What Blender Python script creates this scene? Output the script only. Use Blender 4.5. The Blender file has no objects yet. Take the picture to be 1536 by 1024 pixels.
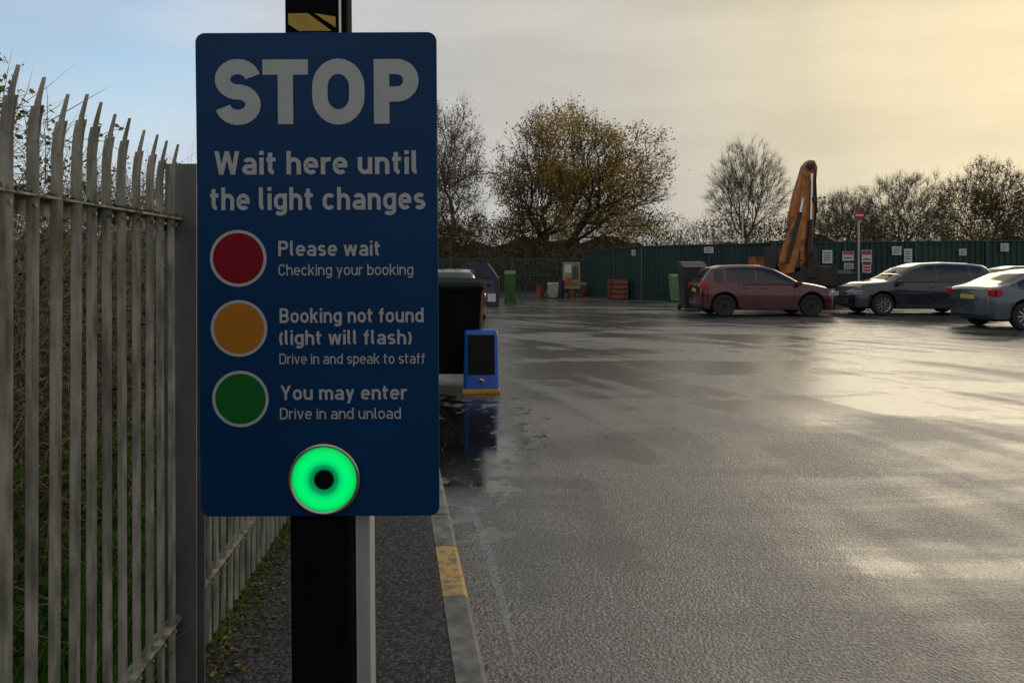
import bpy, math, random
import numpy as np
from mathutils import Vector, Matrix
random.seed(7); rng=np.random.default_rng(7)
F=1109.0; HZ=395.0; CH=1.6
def PX(px,py,d): return Vector(((px-768)/F*d, d, CH-(py-HZ)/F*d))
scene=bpy.context.scene
scene.view_settings.view_transform='Standard'; scene.view_settings.look='None'; scene.view_settings.exposure=0
# ---------------------------------------------------------------- materials
def newmat(name):
    m=bpy.data.materials.new(name); m.use_nodes=True
    nt=m.node_tree; b=nt.nodes['Principled BSDF']; return m,nt,b
def N(nt,t,**k):
    n=nt.nodes.new(t)
    for a,v in k.items(): setattr(n,a,v)
    return n
def mat(name,c1,c2=None,scale=5,rough=.6,metal=0,bump=0,bscale=60,rough2=None,detail=6,lo=.35,hi=.65,spec=.5,stretch=None,bdist=.003,coat=0,trans=0):
    m,nt,b=newmat(name)
    b.inputs['Metallic'].default_value=metal; b.inputs['Roughness'].default_value=rough
    b.inputs['Specular IOR Level'].default_value=spec; b.inputs['Coat Weight'].default_value=coat
    tc=N(nt,'ShaderNodeTexCoord'); src=tc.outputs['Object']
    if stretch:
        mp=N(nt,'ShaderNodeMapping'); mp.inputs['Scale'].default_value=stretch
        nt.links.new(src,mp.inputs[0]); src=mp.outputs[0]
    if c2 is None: c2=tuple(x*.8 for x in c1)
    n=N(nt,'ShaderNodeTexNoise'); n.inputs['Scale'].default_value=scale; n.inputs['Detail'].default_value=detail
    nt.links.new(src,n.inputs['Vector'])
    r=N(nt,'ShaderNodeValToRGB'); r.color_ramp.elements[0].position=lo; r.color_ramp.elements[1].position=hi
    r.color_ramp.elements[0].color=(*c1,1); r.color_ramp.elements[1].color=(*c2,1)
    nt.links.new(n.outputs['Fac'],r.inputs[0]); nt.links.new(r.outputs[0],b.inputs['Base Color'])
    if trans:
        tr=N(nt,'ShaderNodeBsdfTranslucent'); nt.links.new(r.outputs[0],tr.inputs['Color'])
        mxs=N(nt,'ShaderNodeMixShader'); mxs.inputs[0].default_value=trans
        nt.links.new(b.outputs[0],mxs.inputs[1]); nt.links.new(tr.outputs[0],mxs.inputs[2])
        nt.links.new(mxs.outputs[0],nt.nodes['Material Output'].inputs[0])
    if rough2 is not None:
        mr=N(nt,'ShaderNodeMapRange'); mr.inputs['From Min'].default_value=lo; mr.inputs['From Max'].default_value=hi
        mr.inputs['To Min'].default_value=rough; mr.inputs['To Max'].default_value=rough2
        nt.links.new(n.outputs['Fac'],mr.inputs[0]); nt.links.new(mr.outputs[0],b.inputs['Roughness'])
    if bump:
        n2=N(nt,'ShaderNodeTexNoise'); n2.inputs['Scale'].default_value=bscale; n2.inputs['Detail'].default_value=4
        nt.links.new(tc.outputs['Object'],n2.inputs['Vector'])
        bp=N(nt,'ShaderNodeBump'); bp.inputs['Strength'].default_value=bump; bp.inputs['Distance'].default_value=bdist
        nt.links.new(n2.outputs['Fac'],bp.inputs['Height']); nt.links.new(bp.outputs[0],b.inputs['Normal'])
    return m
# ---------------------------------------------------------------- mesh builder
class MB:
    def __init__(s): s.v=[];s.f=[];s.m=[]
    def add(s,vs,fs,mi=0):
        o=len(s.v); s.v.extend([tuple(v) for v in vs])
        for f in fs: s.f.append(tuple(i+o for i in f)); s.m.append(mi)
    def box(s,c,d,mi=0,R=None):
        c=Vector(c); vs=[]
        for z in(-.5,.5):
            for y in(-.5,.5):
                for x in(-.5,.5):
                    p=Vector((x*d[0],y*d[1],z*d[2]))
                    if R is not None: p=R@p
                    vs.append(c+p)
        s.add(vs,[(0,2,3,1),(4,5,7,6),(0,1,5,4),(2,6,7,3),(0,4,6,2),(1,3,7,5)],mi)
    def tube(s,p0,p1,r0,r1,n=8,mi=0,cap=True):
        p0=Vector(p0);p1=Vector(p1);a=(p1-p0)
        if a.length<1e-6:return
        a.normalize(); u=a.orthogonal().normalized(); w=a.cross(u); vs=[]
        for p,r in((p0,r0),(p1,r1)):
            for i in range(n):
                t=2*math.pi*i/n; vs.append(p+u*(r*math.cos(t))+w*(r*math.sin(t)))
        fs=[(i,(i+1)%n,n+(i+1)%n,n+i) for i in range(n)]
        if cap: fs+= [tuple(range(n-1,-1,-1)),tuple(range(n,2*n))]
        s.add(vs,fs,mi)
    def prism(s,poly,y0,y1,mi=0,axis='y'):
        n=len(poly)
        if axis=='y': vs=[(x,y0,z) for x,z in poly]+[(x,y1,z) for x,z in poly]
        else: vs=[(y0,x,z) for x,z in poly]+[(y1,x,z) for x,z in poly]
        s.add(vs,[tuple(range(n)),tuple(range(2*n-1,n-1,-1))]+[(i,i+n,(i+1)%n+n,(i+1)%n) for i in range(n)],mi)
    def lathe(s,c,prof,n=48,mi=0,mis=None):   # about Y axis, prof (r,y)
        vs=[]; 
        for r,y in prof:
            for i in range(n):
                t=2*math.pi*i/n; vs.append((c[0]+r*math.cos(t),c[1]+y,c[2]+r*math.sin(t)))
        base=len(s.v); s.v.extend(vs)
        for k in range(len(prof)-1):
            for i in range(n):
                j=(i+1)%n
                s.f.append((base+k*n+i,base+k*n+j,base+(k+1)*n+j,base+(k+1)*n+i)); s.m.append(mis[k] if mis else mi)
    def obj(s,name,mats,origin=(0,0,0),parent=None,smooth=False,bevel=0,local=False):
        me=bpy.data.meshes.new(name); o=Vector(origin)
        vs=s.v if (local or o.length==0) else [(v[0]-o[0],v[1]-o[1],v[2]-o[2]) for v in s.v]
        me.from_pydata(vs,[],s.f)
        for m in mats: me.materials.append(m)
        me.polygons.foreach_set('material_index',s.m)
        if smooth: me.polygons.foreach_set('use_smooth',[True]*len(s.f))
        me.update(); ob=bpy.data.objects.new(name,me); scene.collection.objects.link(ob)
        ob.location=o
        if parent: ob.parent=parent
        if bevel:
            md=ob.modifiers.new('bevel','BEVEL'); md.width=bevel; md.segments=2; md.limit_method='ANGLE'
        return ob
def empty(name,loc=(0,0,0),rot=(0,0,0)):
    e=bpy.data.objects.new(name,None); e.location=loc; e.rotation_euler=rot; scene.collection.objects.link(e); return e
def autosmooth(ob,ang=35):
    me=ob.data; me.polygons.foreach_set('use_smooth',[True]*len(me.polygons))
    try: me.set_sharp_from_angle(angle=math.radians(ang))
    except Exception: pass

# ---------------------------------------------------------------- world + sun
SAZ=math.radians(37); SEL=math.radians(15)
sv=Vector((math.sin(SAZ)*math.cos(SEL),math.cos(SAZ)*math.cos(SEL),math.sin(SEL)))
w=bpy.data.worlds.new("World"); scene.world=w; w.use_nodes=True; nt=w.node_tree; nt.nodes.clear()
out=N(nt,'ShaderNodeOutputWorld'); bg=N(nt,'ShaderNodeBackground'); bg.inputs['Strength'].default_value=.1
sky=N(nt,'ShaderNodeTexSky'); sky.sky_type='NISHITA'; sky.sun_disc=False; sky.sun_elevation=SEL; sky.sun_rotation=SAZ; sky.air_density=1.0; sky.dust_density=.6
tc=N(nt,'ShaderNodeTexCoord')
L=nt.links.new
dot=N(nt,'ShaderNodeVectorMath',operation='DOT_PRODUCT'); L(tc.outputs['Generated'],dot.inputs[0]); dot.inputs[1].default_value=sv
mp=N(nt,'ShaderNodeMapping'); mp.inputs['Scale'].default_value=(1,1,4.5); L(tc.outputs['Generated'],mp.inputs[0])
no=N(nt,'ShaderNodeTexNoise'); no.inputs['Scale'].default_value=2.0; no.inputs['Detail'].default_value=7; no.inputs['Roughness'].default_value=.5; L(mp.outputs[0],no.inputs['Vector'])
ramp=N(nt,'ShaderNodeValToRGB'); cr=ramp.color_ramp
cr.elements[0].position=0.0; cr.elements[0].color=(.58,.58,.58,1)
cr.elements[1].position=1.0; cr.elements[1].color=(1.10,.93,.60,1)
e=cr.elements.new(.50); e.color=(.60,.68,.78,1)
e=cr.elements.new(.74); e.color=(.55,.54,.53,1)
e=cr.elements.new(.90); e.color=(.62,.58,.50,1)
e=cr.elements.new(.965); e.color=(.77,.68,.49,1)
L(dot.outputs['Value'],ramp.inputs[0])
mul=N(nt,'ShaderNodeVectorMath',operation='SCALE'); L(ramp.outputs[0],mul.inputs[0])
mr=N(nt,'ShaderNodeMapRange'); mr.inputs['From Min'].default_value=.3; mr.inputs['From Max'].default_value=.7; mr.inputs['To Min'].default_value=8.4; mr.inputs['To Max'].default_value=11.0
L(no.outputs['Fac'],mr.inputs[0]); L(mr.outputs[0],mul.inputs['Scale'])
nis=N(nt,'ShaderNodeVectorMath',operation='SCALE'); L(sky.outputs[0],nis.inputs[0]); nis.inputs['Scale'].default_value=1.9
c1=N(nt,'ShaderNodeMapRange'); c1.inputs['From Min'].default_value=.46; c1.inputs['From Max'].default_value=.72; c1.inputs['To Min'].default_value=0; c1.inputs['To Max'].default_value=1.0
L(dot.outputs['Value'],c1.inputs[0])
c2=N(nt,'ShaderNodeMapRange'); c2.inputs['From Min'].default_value=.42; c2.inputs['From Max'].default_value=.66; c2.inputs['To Min'].default_value=0; c2.inputs['To Max'].default_value=.7
L(no.outputs['Fac'],c2.inputs[0])
sx=N(nt,'ShaderNodeSeparateXYZ'); L(tc.outputs['Generated'],sx.inputs[0])
c3=N(nt,'ShaderNodeMapRange'); c3.inputs['From Min'].default_value=.24; c3.inputs['From Max'].default_value=.08; c3.inputs['To Min'].default_value=0; c3.inputs['To Max'].default_value=.9
L(sx.outputs['Z'],c3.inputs[0])
cb=N(nt,'ShaderNodeMapRange'); cb.inputs['From Min'].default_value=.25; cb.inputs['From Max'].default_value=.0; cb.inputs['To Min'].default_value=0; cb.inputs['To Max'].default_value=.9
L(dot.outputs['Value'],cb.inputs[0])
a1=N(nt,'ShaderNodeMath',operation='ADD'); L(c1.outputs[0],a1.inputs[0]); L(c2.outputs[0],a1.inputs[1])
a3=N(nt,'ShaderNodeMath',operation='ADD'); L(a1.outputs[0],a3.inputs[0]); L(cb.outputs[0],a3.inputs[1])
a2=N(nt,'ShaderNodeMath',operation='ADD'); a2.use_clamp=True; L(a3.outputs[0],a2.inputs[0]); L(c3.outputs[0],a2.inputs[1])
mx=N(nt,'ShaderNodeMix',data_type='RGBA'); L(a2.outputs[0],mx.inputs['Factor']); L(nis.outputs[0],mx.inputs['A']); L(mul.outputs[0],mx.inputs['B'])
L(mx.outputs['Result'],bg.inputs['Color']); L(bg.outputs[0],out.inputs[0])
sl=bpy.data.lights.new('sun','SUN'); sl.energy=.85; sl.angle=math.radians(34); sl.color=(1,.86,.64)
so=bpy.data.objects.new('sun',sl); scene.collection.objects.link(so); so.rotation_euler=sv.to_track_quat('Z','Y').to_euler(); so.location=(20,20,20)
# camera
cd=bpy.data.cameras.new('camera'); cam=bpy.data.objects.new('camera',cd); scene.collection.objects.link(cam)
cam.location=(0,0,CH); cam.rotation_euler=(math.radians(90),0,0); cd.sensor_width=36; cd.lens=F/1536*36; cd.shift_y=-(512-HZ)/1536; cd.clip_end=2000; cd.clip_start=.05
scene.camera=cam

# ---------------------------------------------------------------- stroke lettering
def arc(cx,cy,rx,ry,a0,a1,n=14):
    return [(cx+rx*math.cos(math.radians(a0+(a1-a0)*i/n)),cy+ry*math.sin(math.radians(a0+(a1-a0)*i/n))) for i in range(n+1)]
def bowl(x0,w,y0,y1,h):
    rx=w/2-h; ry=min(rx*1.12,(y1-y0)/2-h); cx=x0+w/2
    return arc(cx,y1-h-ry,rx,ry,0,180)+arc(cx,y0+h+ry,rx,ry,180,360)
def glyph(ch,t,big=False):
    h=t/2; X=.73; W=.57; Lx=h; R=W-h; cx=W/2; rx=cx-h; ry=min(rx*1.1,X/2-h)
    P=lambda pts:('p',pts,False); C=lambda pts:('p',pts,True); D=lambda *a:('d',a)
    if ch==' ': return .20,[]
    if ch=='o': return W,[C(bowl(0,W,0,X,h))]
    if ch=='O': w=.80; return w,[C(bowl(0,w,-.01,1.01,h))]
    if ch=='b': return W,[P([(Lx,0),(Lx,1)]),C(bowl(0,W,0,X,h))]
    if ch=='d': return W,[P([(R,0),(R,1)]),C(bowl(0,W,0,X,h))]
    if ch=='p': return W,[P([(Lx,-.25),(Lx,X)]),C(bowl(0,W,0,X,h))]
    if ch=='g': return W,[C(bowl(0,W,0,X,h)),P([(R,X),(R,-.25+h+.16)]+arc(cx,-.25+h+.16,rx,.16,0,-150))]
    if ch=='n': return W,[P([(Lx,0),(Lx,X)]),P(arc(cx,X-h-ry,rx,ry,180,0)+[(R,0)])]
    if ch=='h': return W,[P([(Lx,0),(Lx,1)]),P(arc(cx,X-h-ry,rx,ry,180,0)+[(R,0)])]
    if ch=='u': return W,[P([(R,0),(R,X)]),P([(Lx,X)]+arc(cx,h+ry,rx,ry,180,360))]
    if ch=='m':
        w=.88; r2=(w/2-h)/2; a=Lx+r2; b=Lx+3*r2
        return w,[P([(Lx,0),(Lx,X)]),P(arc(a,X-h-ry,r2,ry,180,0)+[(Lx+2*r2,0)]),P(arc(b,X-h-ry,r2,ry,180,0)+[(w-h,0)])]
    if ch=='r': return .37,[P([(Lx,0),(Lx,X)]),P(arc(Lx+.24,X-h-.22,.24,.22,180,75))]
    if ch=='i': return t,[P([(h,0),(h,X)]),P([(h,.84),(h,.84+t*.95)])]
    if ch=='l': return t+.1,[P([(h,1)]+arc(h+.13,h+.13,.13,.13,180,262))]
    if ch=='t': return .38,[P([(.06+h,.93)]+arc(.06+h+.15,h+.15,.15,.15,180,268)),P([(0,X-h),(.36,X-h)])]
    if ch=='f': return .37,[P([(.08+h,0)]+arc(.08+h+.16,1-h-.16,.16,.16,180,95)),P([(0,X-h),(.34,X-h)])]
    if ch=='a':
        m=.43; yb=h; yt=m-h+.01; rr=(yt-yb)/2
        return W,[P(arc(cx,X-h-.19,rx,.19,150,0)+[(R,0)]),P([(R,yt)]+arc(h+.16,yt-rr,.16,rr,90,270)+[(R-.05,yb),(R,yb+.06)])]
    if ch=='e': return W,[P([(Lx,.37),(R,.37)]+arc(cx,X-h-ry,rx,ry,0,180)+arc(cx,h+ry,rx,ry,180,318))]
    if ch=='c': return .53,[P(arc(cx,X-h-ry,rx,ry,38,180)+arc(cx,h+ry,rx,ry,180,322))]
    if ch=='C': 
        w=.62;q=.62/2-h; return w,[P(arc(w/2,1-h-.27,q,.27,15,180)+arc(w/2,h+.27,q,.27,180,345))]
    if ch=='s':
        w=.51; q=w/2-h; y=(X-t)/4; return w,[P(arc(w/2,X-h-y,q,y,30,270)+arc(w/2,h+y,q,y,90,-150)[1:])]
    if ch=='S':
        w=.70; q=w/2-h; y=(1.02-t)/4; return w,[P(arc(w/2,1.01-h-y,q,y,12,270,22)+arc(w/2,-.01+h+y,q,y,90,-168,22)[1:])]
    if ch=='T': return .70,[P([(0,1-h),(.70,1-h)]),P([(.35,0),(.35,1)])]
    if ch=='P':
        w=.68 if big else .62; m=.42 if not big else .34; r=(1-h-m-h)/2
        return w,[P([(Lx,0),(Lx,1)]),P([(Lx,1-h)]+arc(w-h-r,1-h-r,r,r,90,-90)+[(Lx,1-h-2*r)])]
    if ch=='B':
        w=.64; r=(1-t)/4; return w,[P([(Lx,0),(Lx,1)]),P([(Lx,1-h)]+arc(w-.03-h-r,1-h-r,r,r,90,-90)+[(Lx,.5)]),P([(Lx,.5)]+arc(w-h-r,h+r,r,r,90,-90)+[(Lx,h)])]
    if ch=='D':
        w=.66; r=.27; return w,[P([(Lx,0),(Lx,1)]),P([(Lx,1-h)]+arc(w-h-r,1-h-r,r,r,90,0)+arc(w-h-r,h+r,r,r,0,-90)+[(Lx,h)])]
    if ch=='k': return .56,[P([(Lx,0),(Lx,1)]),D(h*1.3,.27,.56-h*1.3,X),D(.25,.40,.56-h*1.2,0)]
    if ch=='v': return .56,[D(h*1.1,X,.28,0),D(.56-h*1.1,X,.28,0)]
    if ch=='y': return .56,[D(h*1.1,X,.29,.02),D(.56-h*1.1,X,.17,-.25)]
    if ch=='w': return .84,[D(h,X,.22,0),D(.42,X,.22,0),D(.42,X,.62,0),D(.84-h,X,.62,0)]
    if ch=='W': return .98,[D(h,1,.26,0),D(.49,1,.26,0),D(.49,1,.72,0),D(.98-h,1,.72,0)]
    if ch=='Y': return .68,[D(h*1.1,1,.34,.42),D(.68-h*1.1,1,.34,.42),P([(.34,0),(.34,.47)])]
    if ch=='(': return .25,[P(arc(.55,.42,.55-h,.68,142,218))]
    if ch==')': return .25,[P(arc(-.30,.42,.55-h,.68,38,-38))]
    return .4,[]
def strip(pts,closed,h):
    pts=[np.array(p,float) for p in pts]
    q=[pts[0]]
    for p in pts[1:]:
        if np.linalg.norm(p-q[-1])>1e-4:q.append(p)
    if closed and np.linalg.norm(q[0]-q[-1])<1e-4:q.pop()
    n=len(q); vs=[]
    for i in range(n):
        a=q[i-1] if (i>0 or closed) else None; b=q[(i+1)%n] if (i<n-1 or closed) else None
        d1=(q[i]-a)/np.linalg.norm(q[i]-a) if a is not None else None
        d2=(b-q[i])/np.linalg.norm(b-q[i]) if b is not None else None
        if d1 is None:d1=d2
        if d2 is None:d2=d1
        n1=np.array((-d1[1],d1[0]));n2=np.array((-d2[1],d2[0]));m=n1+n2;l=np.linalg.norm(m)
        m=m/l if l>1e-6 else n1; k=h/max(.5,float(m@n1)); vs+= [q[i]+m*k,q[i]-m*k]
    fs=[(2*i,2*i+1,2*((i+1)%n)+1,2*((i+1)%n)) for i in range(n if closed else n-1)]
    return vs,fs
def text(mb,s,x0,x1,ytop,ybase,t,tox,toz,y,mi=0,gap=.105,big=False):
    cur=0; items=[]
    for ch in s:
        wd,st=glyph(ch,t,big); items.append((cur,st)); cur+=wd+gap
    tot=cur-gap; sx=(x1-x0)/tot; sz=(ybase-ytop)
    for cur,st in items:
        for j,sk in enumerate(st):
            if sk[0]=='p': vs,fs=strip(sk[1],sk[2],t/2)
            else:
                a,b,c,d=sk[1]; hw=t/2*math.hypot(c-a,d-b)/abs(d-b)*.97
                vs=[(a-hw,b),(a+hw,b),(c+hw,d),(c-hw,d)]; fs=[(0,1,2,3)]
            yy=y-.0001*j
            mb.add([(tox(x0+(cur+v[0])*sx),yy,toz(ybase-v[1]*sz)) for v in vs],fs,mi)

# ---------------------------------------------------------------- THE SIGN
SD=1.40; S=SD/F
sc=PX(477,413.5,SD)
sign=empty('traffic_sign',sc,(.018,-.0045,0))
tox=lambda px:(px-477)*S
toz=lambda py:(413.5-py)*S
m_blue=mat('sign_blue',(0.0006,.033,.104),(0.0006,.028,.092),scale=3,rough=.42,bump=.05,bscale=300,spec=.18)
m_edge=mat('sign_edge',(.01,.03,.08),rough=.5)
m_txt=mat('sign_lettering',(.38,.38,.38),(.35,.35,.35),scale=40,rough=.7)
m_red=mat('sign_red',(.20,.001,.010),(.18,.001,.010),rough=.45,spec=.2)
m_amb=mat('sign_amber',(.38,.15,.015),(.36,.14,.015),rough=.45,spec=.2)
m_grn=mat('sign_green',(.002,.12,.018),(.002,.11,.016),rough=.45,spec=.2)
m_black=mat('post_black',(.003,.003,.0035),(.005,.005,.005),scale=12,rough=.85,bump=.1,bscale=200,spec=.08)
m_yel=mat('tape_yellow',(.45,.30,.02),(.30,.20,.02),scale=30,rough=.5)
m_alu_lit=mat('aluminium_lit_side',(.50,.50,.48),(.38,.38,.36),scale=8,rough=.5,metal=.3,stretch=(1,1,.2))  # pole metal, also the pale colour of the post's lit side
m_steel=mat('bezel_steel',(.55,.52,.46),(.42,.39,.34),scale=20,rough=.3,metal=1)
def rrect(x0,x1,z0,z1,r,n=8):
    p=[]
    for cx,cz,a in((x1-r,z1-r,0),(x0+r,z1-r,90),(x0+r,z0+r,180),(x1-r,z0+r,270)):
        for i in range(n+1):
            t=math.radians(a+90*i/n);p.append((cx+r*math.cos(t),cz+r*math.sin(t)))
    return p
mb=MB(); hw=180*S; hh=362.5*S
mb.prism(rrect(-hw,hw,-hh,hh,14*S),0,.004,0)
ob=mb.obj('panel',[m_blue,m_edge],parent=sign,bevel=.0006)
mb=MB()
for ch,a,b_ in(('S',326,394),('T',397,465),('O',471,549),('P',563,630)): text(mb,ch,a,b_,91,187,.235,tox,toz,-.0008,gap=.0,big=True)
text(mb,'Wait here until',324,629,227,262,.175,tox,toz,-.0008)
text(mb,'the light changes',317,639,281,315,.175,tox,toz,-.0008)
text(mb,'Please wait',418,571,361,384,.16,tox,toz,-.0008)
text(mb,'Checking your booking',418,620,396,413,.12,tox,toz,-.0008)
text(mb,'Booking not found',419,635,462,484,.16,tox,toz,-.0008)
text(mb,'(light will flash)',418,617,495,517,.16,tox,toz,-.0008)
text(mb,'Drive in and speak to staff',418,637,530,546,.12,tox,toz,-.0008)
text(mb,'You may enter',419,609,578,600,.16,tox,toz,-.0008)
text(mb,'Drive in and unload',418,600,612,629,.12,tox,toz,-.0008)
mb.obj('lettering',[m_txt],parent=sign)
for nm,cx,cy,m in(('red_disc',358,387,m_red),('amber_disc',358,492,m_amb),('green_disc',359,598,m_grn)):
    mb=MB(); c=(tox(cx),0,toz(cy))
    mb.lathe(c,[(0.0001,-.0009),(38*S,-.0009)],64,0); mb.lathe(c,[(38*S,-.0012),(42.5*S,-.0012)],64,1)
    mb.obj(nm,[m,m_txt],parent=sign)
# lamp
m_lens,nt,b=newmat('lamp_green_lit')
tcn=N(nt,'ShaderNodeTexCoord'); sp=N(nt,'ShaderNodeVectorMath',operation='LENGTH'); nt.links.new(tcn.outputs['Object'],sp.inputs[0])
r=N(nt,'ShaderNodeValToRGB'); cr=r.color_ramp
mrr=N(nt,'ShaderNodeMapRange'); mrr.inputs['From Min'].default_value=.018; mrr.inputs['From Max'].default_value=.062
nt.links.new(sp.outputs['Value'],mrr.inputs[0]); nt.links.new(mrr.outputs[0],r.inputs[0])
cr.elements[0].color=(.0,.10,.05,1); cr.elements[1].color=(.0,.55,.10,1)
e=cr.elements.new(.25); e.color=(.0,.30,.10,1)
e=cr.elements.new(.38); e.color=(.0,.72,.16,1)
e=cr.elements.new(.62); e.color=(.0,1,.20,1)
e=cr.elements.new(.85); e.color=(.0,.85,.15,1)
nt.links.new(r.outputs[0],b.inputs['Emission Color']); b.inputs['Emission Strength'].default_value=.9; b.inputs['Base Color'].default_value=(0,.1,.02,1); b.inputs['Roughness'].default_value=.3; b.inputs['Specular IOR Level'].default_value=.15
mb=MB()
mb.lathe((0,0,0),[(49*S,.0),(54*S,-.002),(54*S,-.010),(52*S,-.014),(49.5*S,-.013),(48*S,-.010)],64,0)
mb.lathe((0,0,0),[(48.5*S,-.009),(44*S,-.0125),(36*S,-.015),(26*S,-.0145),(18*S,-.012),(14.5*S,-.010)],64,1)
mb.lathe((0,0,0),[(14.5*S,-.0125),(13*S,-.0145),(8*S,-.017),(.0001,-.018)],32,2)
lamp=mb.obj('indicator_lamp',[m_steel,m_lens,m_black],parent=sign,smooth=True); lamp.location=(tox(485.5),0,toz(718))
# post
mb=MB(); pd=1.425
xc=(479-768)/F*pd-sc.x
mb.box((xc,.040,-sc.z/2+.6),(.119,.05,sc.z+1.2),0)
mb.obj('post',[m_black],parent=sign,bevel=.006)
mb=MB()
fx=lambda px:(px-768)/F*1.425-sc.x; fz=lambda py:CH-(py-HZ)/F*1.425-sc.z
for poly in([(439,42),(439,26),(468,26),(503,52),(455,52)],[(478,26),(509,31),(509,47)],[(440,-60),(470,-60),(505,-25),(505,-2),(495,-5)],[(500,-100),(512,-92),(512,-70)]):
    mb.prism([(fx(a),fz(b_)) for a,b_ in poly],.0125,.016,0)
mb.obj('hazard_tape',[m_yel],parent=sign)
mb=MB()
x0=(527-768)/F*1.45-sc.x; x1=(552-768)/F*1.45-sc.x
mb.box(((x0+x1)/2,.075,-sc.z/2-.15),(x1-x0,.05,sc.z-.3),0)
mb.box(((x0+x1)/2-.009,.046,-sc.z/2-.15),(.004,.008,sc.z-.3),0)
mb.obj('lit_post_side',[m_alu_lit],parent=sign,bevel=.002)  # added pale strip standing for the post's brightly lit right face
mb=MB()
xx=(516-768)/F*1.425-sc.x
mb.tube((xx,.010,hh-.02),(xx,.010,1.2),.0025,.0025,10,0)
mb.obj('post_lip_sheen',[m_steel],parent=sign)  # rod stands for the post's metal lip and silvery edge shading

# ---------------------------------------------------------------- ground
def kerbx(y): return -.109-.16*(y-2.82)
mb=MB(); mb.add([(-700,-700,-.03),(700,-700,-.03),(700,900,-.03),(-700,900,-.03)],[(0,1,2,3)])
mb.obj('ground',[mat('grassland',(.035,.045,.018),(.05,.045,.025),scale=.5,rough=.9)])
# wet asphalt
m_as,nt,b=newmat('wet_asphalt'); Lk=nt.links.new
tcn=N(nt,'ShaderNodeTexCoord'); O=tcn.outputs['Object']
def noise(scale,detail=4,rough=.5,vec=None,dist=0):
    n=N(nt,'ShaderNodeTexNoise'); n.inputs['Scale'].default_value=scale; n.inputs['Detail'].default_value=detail; n.inputs['Roughness'].default_value=rough; n.inputs['Distortion'].default_value=dist
    Lk(vec or O,n.inputs['Vector']); return n.outputs['Fac']
def mrange(src,a,b_,c,d,clamp=True):
    n=N(nt,'ShaderNodeMapRange'); n.clamp=clamp
    for k_,v in zip(('From Min','From Max','To Min','To Max'),(a,b_,c,d)): n.inputs[k_].default_value=v
    Lk(src,n.inputs[0]); return n.outputs[0]
def math_(op,a,b_=None,clamp=False):
    n=N(nt,'ShaderNodeMath',operation=op); n.use_clamp=clamp
    for i,x in enumerate((a,b_)):
        if x is None: continue
        if isinstance(x,(int,float)): n.inputs[i].default_value=x
        else: Lk(x,n.inputs[i])
    return n.outputs[0]
sxyz=N(nt,'ShaderNodeSeparateXYZ'); Lk(O,sxyz.inputs[0]); gx=sxyz.outputs['X']; gy=sxyz.outputs['Y']
dy=math_('SUBTRACT',gy,3.5); u=math_('ADD',gx,math_('ADD',math_('MULTIPLY',math_('MULTIPLY',dy,dy),.033),math_('MULTIPLY',dy,.02)))
cxyz=N(nt,'ShaderNodeCombineXYZ'); Lk(math_('MULTIPLY',u,1.7),cxyz.inputs[0]); Lk(math_('MULTIPLY',gy,.16),cxyz.inputs[1])
track=noise(1.0,4,.45,cxyz.outputs[0],.2)
mpx=N(nt,'ShaderNodeMapping'); mpx.inputs['Scale'].default_value=(.12,.42,1); Lk(O,mpx.inputs[0])
patch=noise(1.7,9,.64,mpx.outputs[0],.6)
fary=mrange(gy,4,12,0,.5)
wet=math_('ADD',math_('ADD',mrange(track,.38,.64,-.25,.65),mrange(patch,.42,.58,-.35,.6)),fary,True)
vs=N(nt,'ShaderNodeVectorMath',operation='SUBTRACT'); vs.inputs[1].default_value=(-.55,6.6,0); Lk(O,vs.inputs[0])
vm=N(nt,'ShaderNodeVectorMath',operation='MULTIPLY'); vm.inputs[1].default_value=(1.25,.36,0); Lk(vs.outputs[0],vm.inputs[0])
vl=N(nt,'ShaderNodeVectorMath',operation='LENGTH'); Lk(vm.outputs[0],vl.inputs[0])
pn=noise(4.5,9,.7)
pud=mrange(math_('ADD',vl.outputs['Value'],math_('MULTIPLY',math_('SUBTRACT',pn,.5),3.2)),.75,.88,1,0)
grain=noise(80,5,.75)
grain2=N(nt,'ShaderNodeTexVoronoi'); grain2.inputs['Scale'].default_value=72; Lk(O,grain2.inputs['Vector'])
gcol=mrange(math_('ADD',math_('MULTIPLY',grain,.8),math_('MULTIPLY',grain2.outputs['Distance'],.25)),.44,.66,.25,2.1)
basec=N(nt,'ShaderNodeValToRGB'); basec.color_ramp.elements[0].color=(.125,.113,.103,1); basec.color_ramp.elements[1].color=(.060,.056,.052,1); Lk(wet,basec.inputs[0])
bc=N(nt,'ShaderNodeVectorMath',operation='SCALE'); Lk(basec.outputs[0],bc.inputs[0]); Lk(math_('MULTIPLY',gcol,mrange(pud,0,1,1,.10)),bc.inputs['Scale']); Lk(bc.outputs[0],b.inputs['Base Color'])
rg=math_('MULTIPLY',mrange(wet,0,1,.48,.19),mrange(pud,0,1,1,.3)); Lk(rg,b.inputs['Roughness'])
bp=N(nt,'ShaderNodeBump'); bp.inputs['Distance'].default_value=.006
Lk(math_('ADD',grain2.outputs['Distance'],math_('MULTIPLY',grain,.9)),bp.inputs['Height'])
Lk(math_('MULTIPLY',mrange(wet,0,1,.95,.26),mrange(pud,0,1,1,.06)),bp.inputs['Strength']); Lk(bp.outputs[0],b.inputs['Normal'])
b.inputs['Specular IOR Level'].default_value=1.0
mb=MB()
mb.add([(kerbx(-6),-6,0),(60,-6,0),(60,46,0),(-14,46,0),(-14,9.0,0),(kerbx(9.0),9.0,0)],[(0,1,2,3,4,5)])
mb.obj('road',[m_as])
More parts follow.
